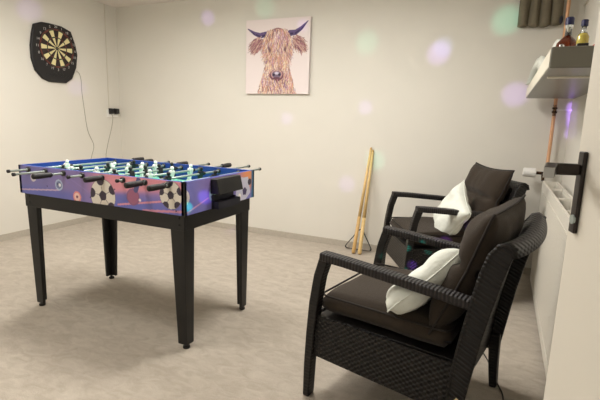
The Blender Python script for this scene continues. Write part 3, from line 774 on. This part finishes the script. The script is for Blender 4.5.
# ------------------------------------------------------------------ curtain
ct = tag(empty('pleated_curtain', (.010, 3.90, 1.930)), 'short olive-grey pleated curtain high in the right corner of the back wall', 'curtain')
b = MB(); nf = 4; W_ = .29; nseg = nf*14; rings = []
zs = [0, .004, .012, .024, .045, .10, .20, .30, .40, ZC-1.930-.012]
for i in range(nseg+1):
    t = i/nseg; ph = (t*nf) % 1; f = abs(sin(pi*t*nf)); x = t*W_
    d = .010+.040*f**.6
    col = []
    for z in zs:
        k_ = math.sqrt(max(0, 1-(1-min(1, z/.03))**2)); zz = z+.010*(1-f)+.004*sin(t*9)
        col.append((x+.004*sin(z*9+t*20), -d*max(.25, k_), zz))
    for z in zs[::-1]: col.append((x, .012, z+.010*(1-f)+.004*sin(t*9)))
    rings.append(col)
b.loft(rings); b.build('fabric', M['curtain'], ct, smooth=True)
b = MB(); b.tube([(-.02, -.01, ZC-1.930-.012), (.30, -.01, ZC-1.930-.012)], .010, 10); b.build('curtain_rail', M['white_plastic'], ct, smooth=True)
b = MB(); b.ball((.285, -.045, .035), .018, (.7, .6, 1.7)); b.build('tassel', M['navy'], ct, smooth=True)

# cable on the floor
b = MB(); b.tube(spline([(-.10, 2.55, .005), (.003, 2.417, .005), (.057, 2.268, .005), (.092, 2.113, .005), (.118, 1.992, .005), (.10, 1.75, .005), (.14, 1.4, .005)]), .0035, 6)
tag(b.build('floor_cable', M['rubber'], smooth=True), 'thin black cable lying on the carpet beside the near armchair', 'cable')

# ------------------------------------------------------------------ lights
def area(name, loc, size, power, col, rot=(0, 0, 0), spread=pi, shape='DISK'):
    l = bpy.data.lights.new(name, 'AREA'); l.shape = shape; l.size = size; l.energy = power; l.color = col; l.spread = spread
    o = bpy.data.objects.new(name, l); C.objects.link(o); o.location = loc; o.rotation_euler = rot; return o
for lx, ly, lp in ((-2.75, 2.2, 26), (-1.0, 2.35, 26), (-1.9, 1.1, 14)):
    area('ceiling_lamp_light', (lx, ly, 2.27), .5, lp, (1, .968, .918))
pl_ = bpy.data.lights.new('ceiling_fill', 'POINT'); pl_.energy = 15; pl_.color = (1, .965, .92); pl_.shadow_soft_size = .22
po_ = bpy.data.objects.new('ceiling_fill', pl_); C.objects.link(po_); po_.location = (-1.9, 2.2, 1.95)  # added unseen point light that brightens the ceiling and upper walls
SP = Vector((-1.05, .25, 1.05))
def spot(target, power, col, deg=2.6, src=SP, blend=.9):
    l = bpy.data.lights.new('disco_beam', 'SPOT'); l.energy = power*2.4; l.color = col; l.spot_size = radians(deg); l.spot_blend = blend; l.shadow_soft_size = .004
    o = bpy.data.objects.new('disco_beam', l); C.objects.link(o); o.location = src
    o.rotation_euler = (Vector(target)-src).to_track_quat('-Z', 'Y').to_euler()
VI, GR, BL = (.45, .25, 1), (.1, 1, .65), (.3, .45, 1)
for t, p, c, d in [((-2.88, YD, 2.19), 80, VI, 2.6), ((-1.18, YD, 1.88), 34, GR, 4), ((-.56, YD, 1.77), 80, VI, 3.6), ((-.53, YD, 1.82), 50, BL, 3), ((.05, YD, 1.44), 80, VI, 3.6), ((-1.30, YD, .61), 40, VI, 3.2),
                   ((-1.95, YD, 1.2), 50, VI, 2.4), ((-1.16, YD, 1.32), 50, VI, 2.6), ((-1.04, YD, .85), 40, GR, 3.6), ((-.07, YD, 2.0), 60, GR, 4), ((-2.21, YD, 2.24), 30, GR, 3.5), ((XL, 3.37, 1.45), 60, VI, 2.8), ((XL, 2.9, 2.12), 60, VI, 3.5),
                   ((-2.05, YD, 1.98), 50, VI, 2.2), ((-1.80, YD, 2.06), 50, VI, 2.0)]:
    spot(t, p, c, d)

S2 = Vector((-.13, .12, 1.28)); CY = (.05, 1, .75)
for t, p, c, d in [((-.276, 2.932, .438), 22, (.3, .1, 1), 1.9), ((-.371, 2.881, .375), 16, CY, 1.1), ((-.459, 2.835, .278), 40, (.3, .1, 1), 1.5), ((-.49, 2.818, .393), 24, CY, 1.0), ((-.498, 2.814, .243), 20, CY, 1.0),
                   ((-.613, 2.754, .297), 10, CY, 1.0), ((-.137, 2.993, .55), 14, VI, 1.8), ((-1.35, 1.679, .762), 14, CY, 1.6), ((-1.35, 1.814, .791), 12, (.3, .15, 1), 2.4), ((-1.369, 2.031, .638), 12, VI, 2.0),
                   ((.44, 3.834, 1.345), 12, VI, 1.7), ((.44, 3.80, 1.29), 12, VI, 1.7), ((.44, 3.76, 1.235), 12, VI, 1.7), ((.44, 3.72, 1.16), 9, VI, 1.9)]:
    spot(t, p*(18 if t[1] > 2.5 else 7), c, d, S2)

w = bpy.data.worlds.new('w'); bpy.context.scene.world = w; w.use_nodes = True
w.node_tree.nodes['Background'].inputs[0].default_value = (1, .95, .88, 1); w.node_tree.nodes['Background'].inputs[1].default_value = .5

# ------------------------------------------------------------------ camera
f, pitch, roll, yaw, h = 440.6, .1804, .0313, -.424, 1.194
c_, s_ = cos(yaw), sin(yaw); Rw = Vector((c_, -s_, 0)); Fh = Vector((s_, c_, 0)); Z = Vector((0, 0, 1))
F = Fh*cos(pitch)-Z*sin(pitch); U = Fh*sin(pitch)+Z*cos(pitch)
R2 = Rw*cos(roll)+U*sin(roll); D2 = Rw*sin(roll)-U*cos(roll)
cam = bpy.data.cameras.new('camera'); co = bpy.data.objects.new('camera', cam); C.objects.link(co)
mw = Matrix((R2, -D2, -F)).transposed().to_4x4(); mw.translation = (0, 0, h); co.matrix_world = mw
cam.sensor_width = 36; cam.lens = f/600*36; cam.clip_start = .02
bpy.context.scene.camera = co
vs = bpy.context.scene.view_settings
vs.view_transform = 'Standard'; vs.look = 'None'; vs.gamma = 1; vs.use_curve_mapping = False; vs.exposure = 0.30
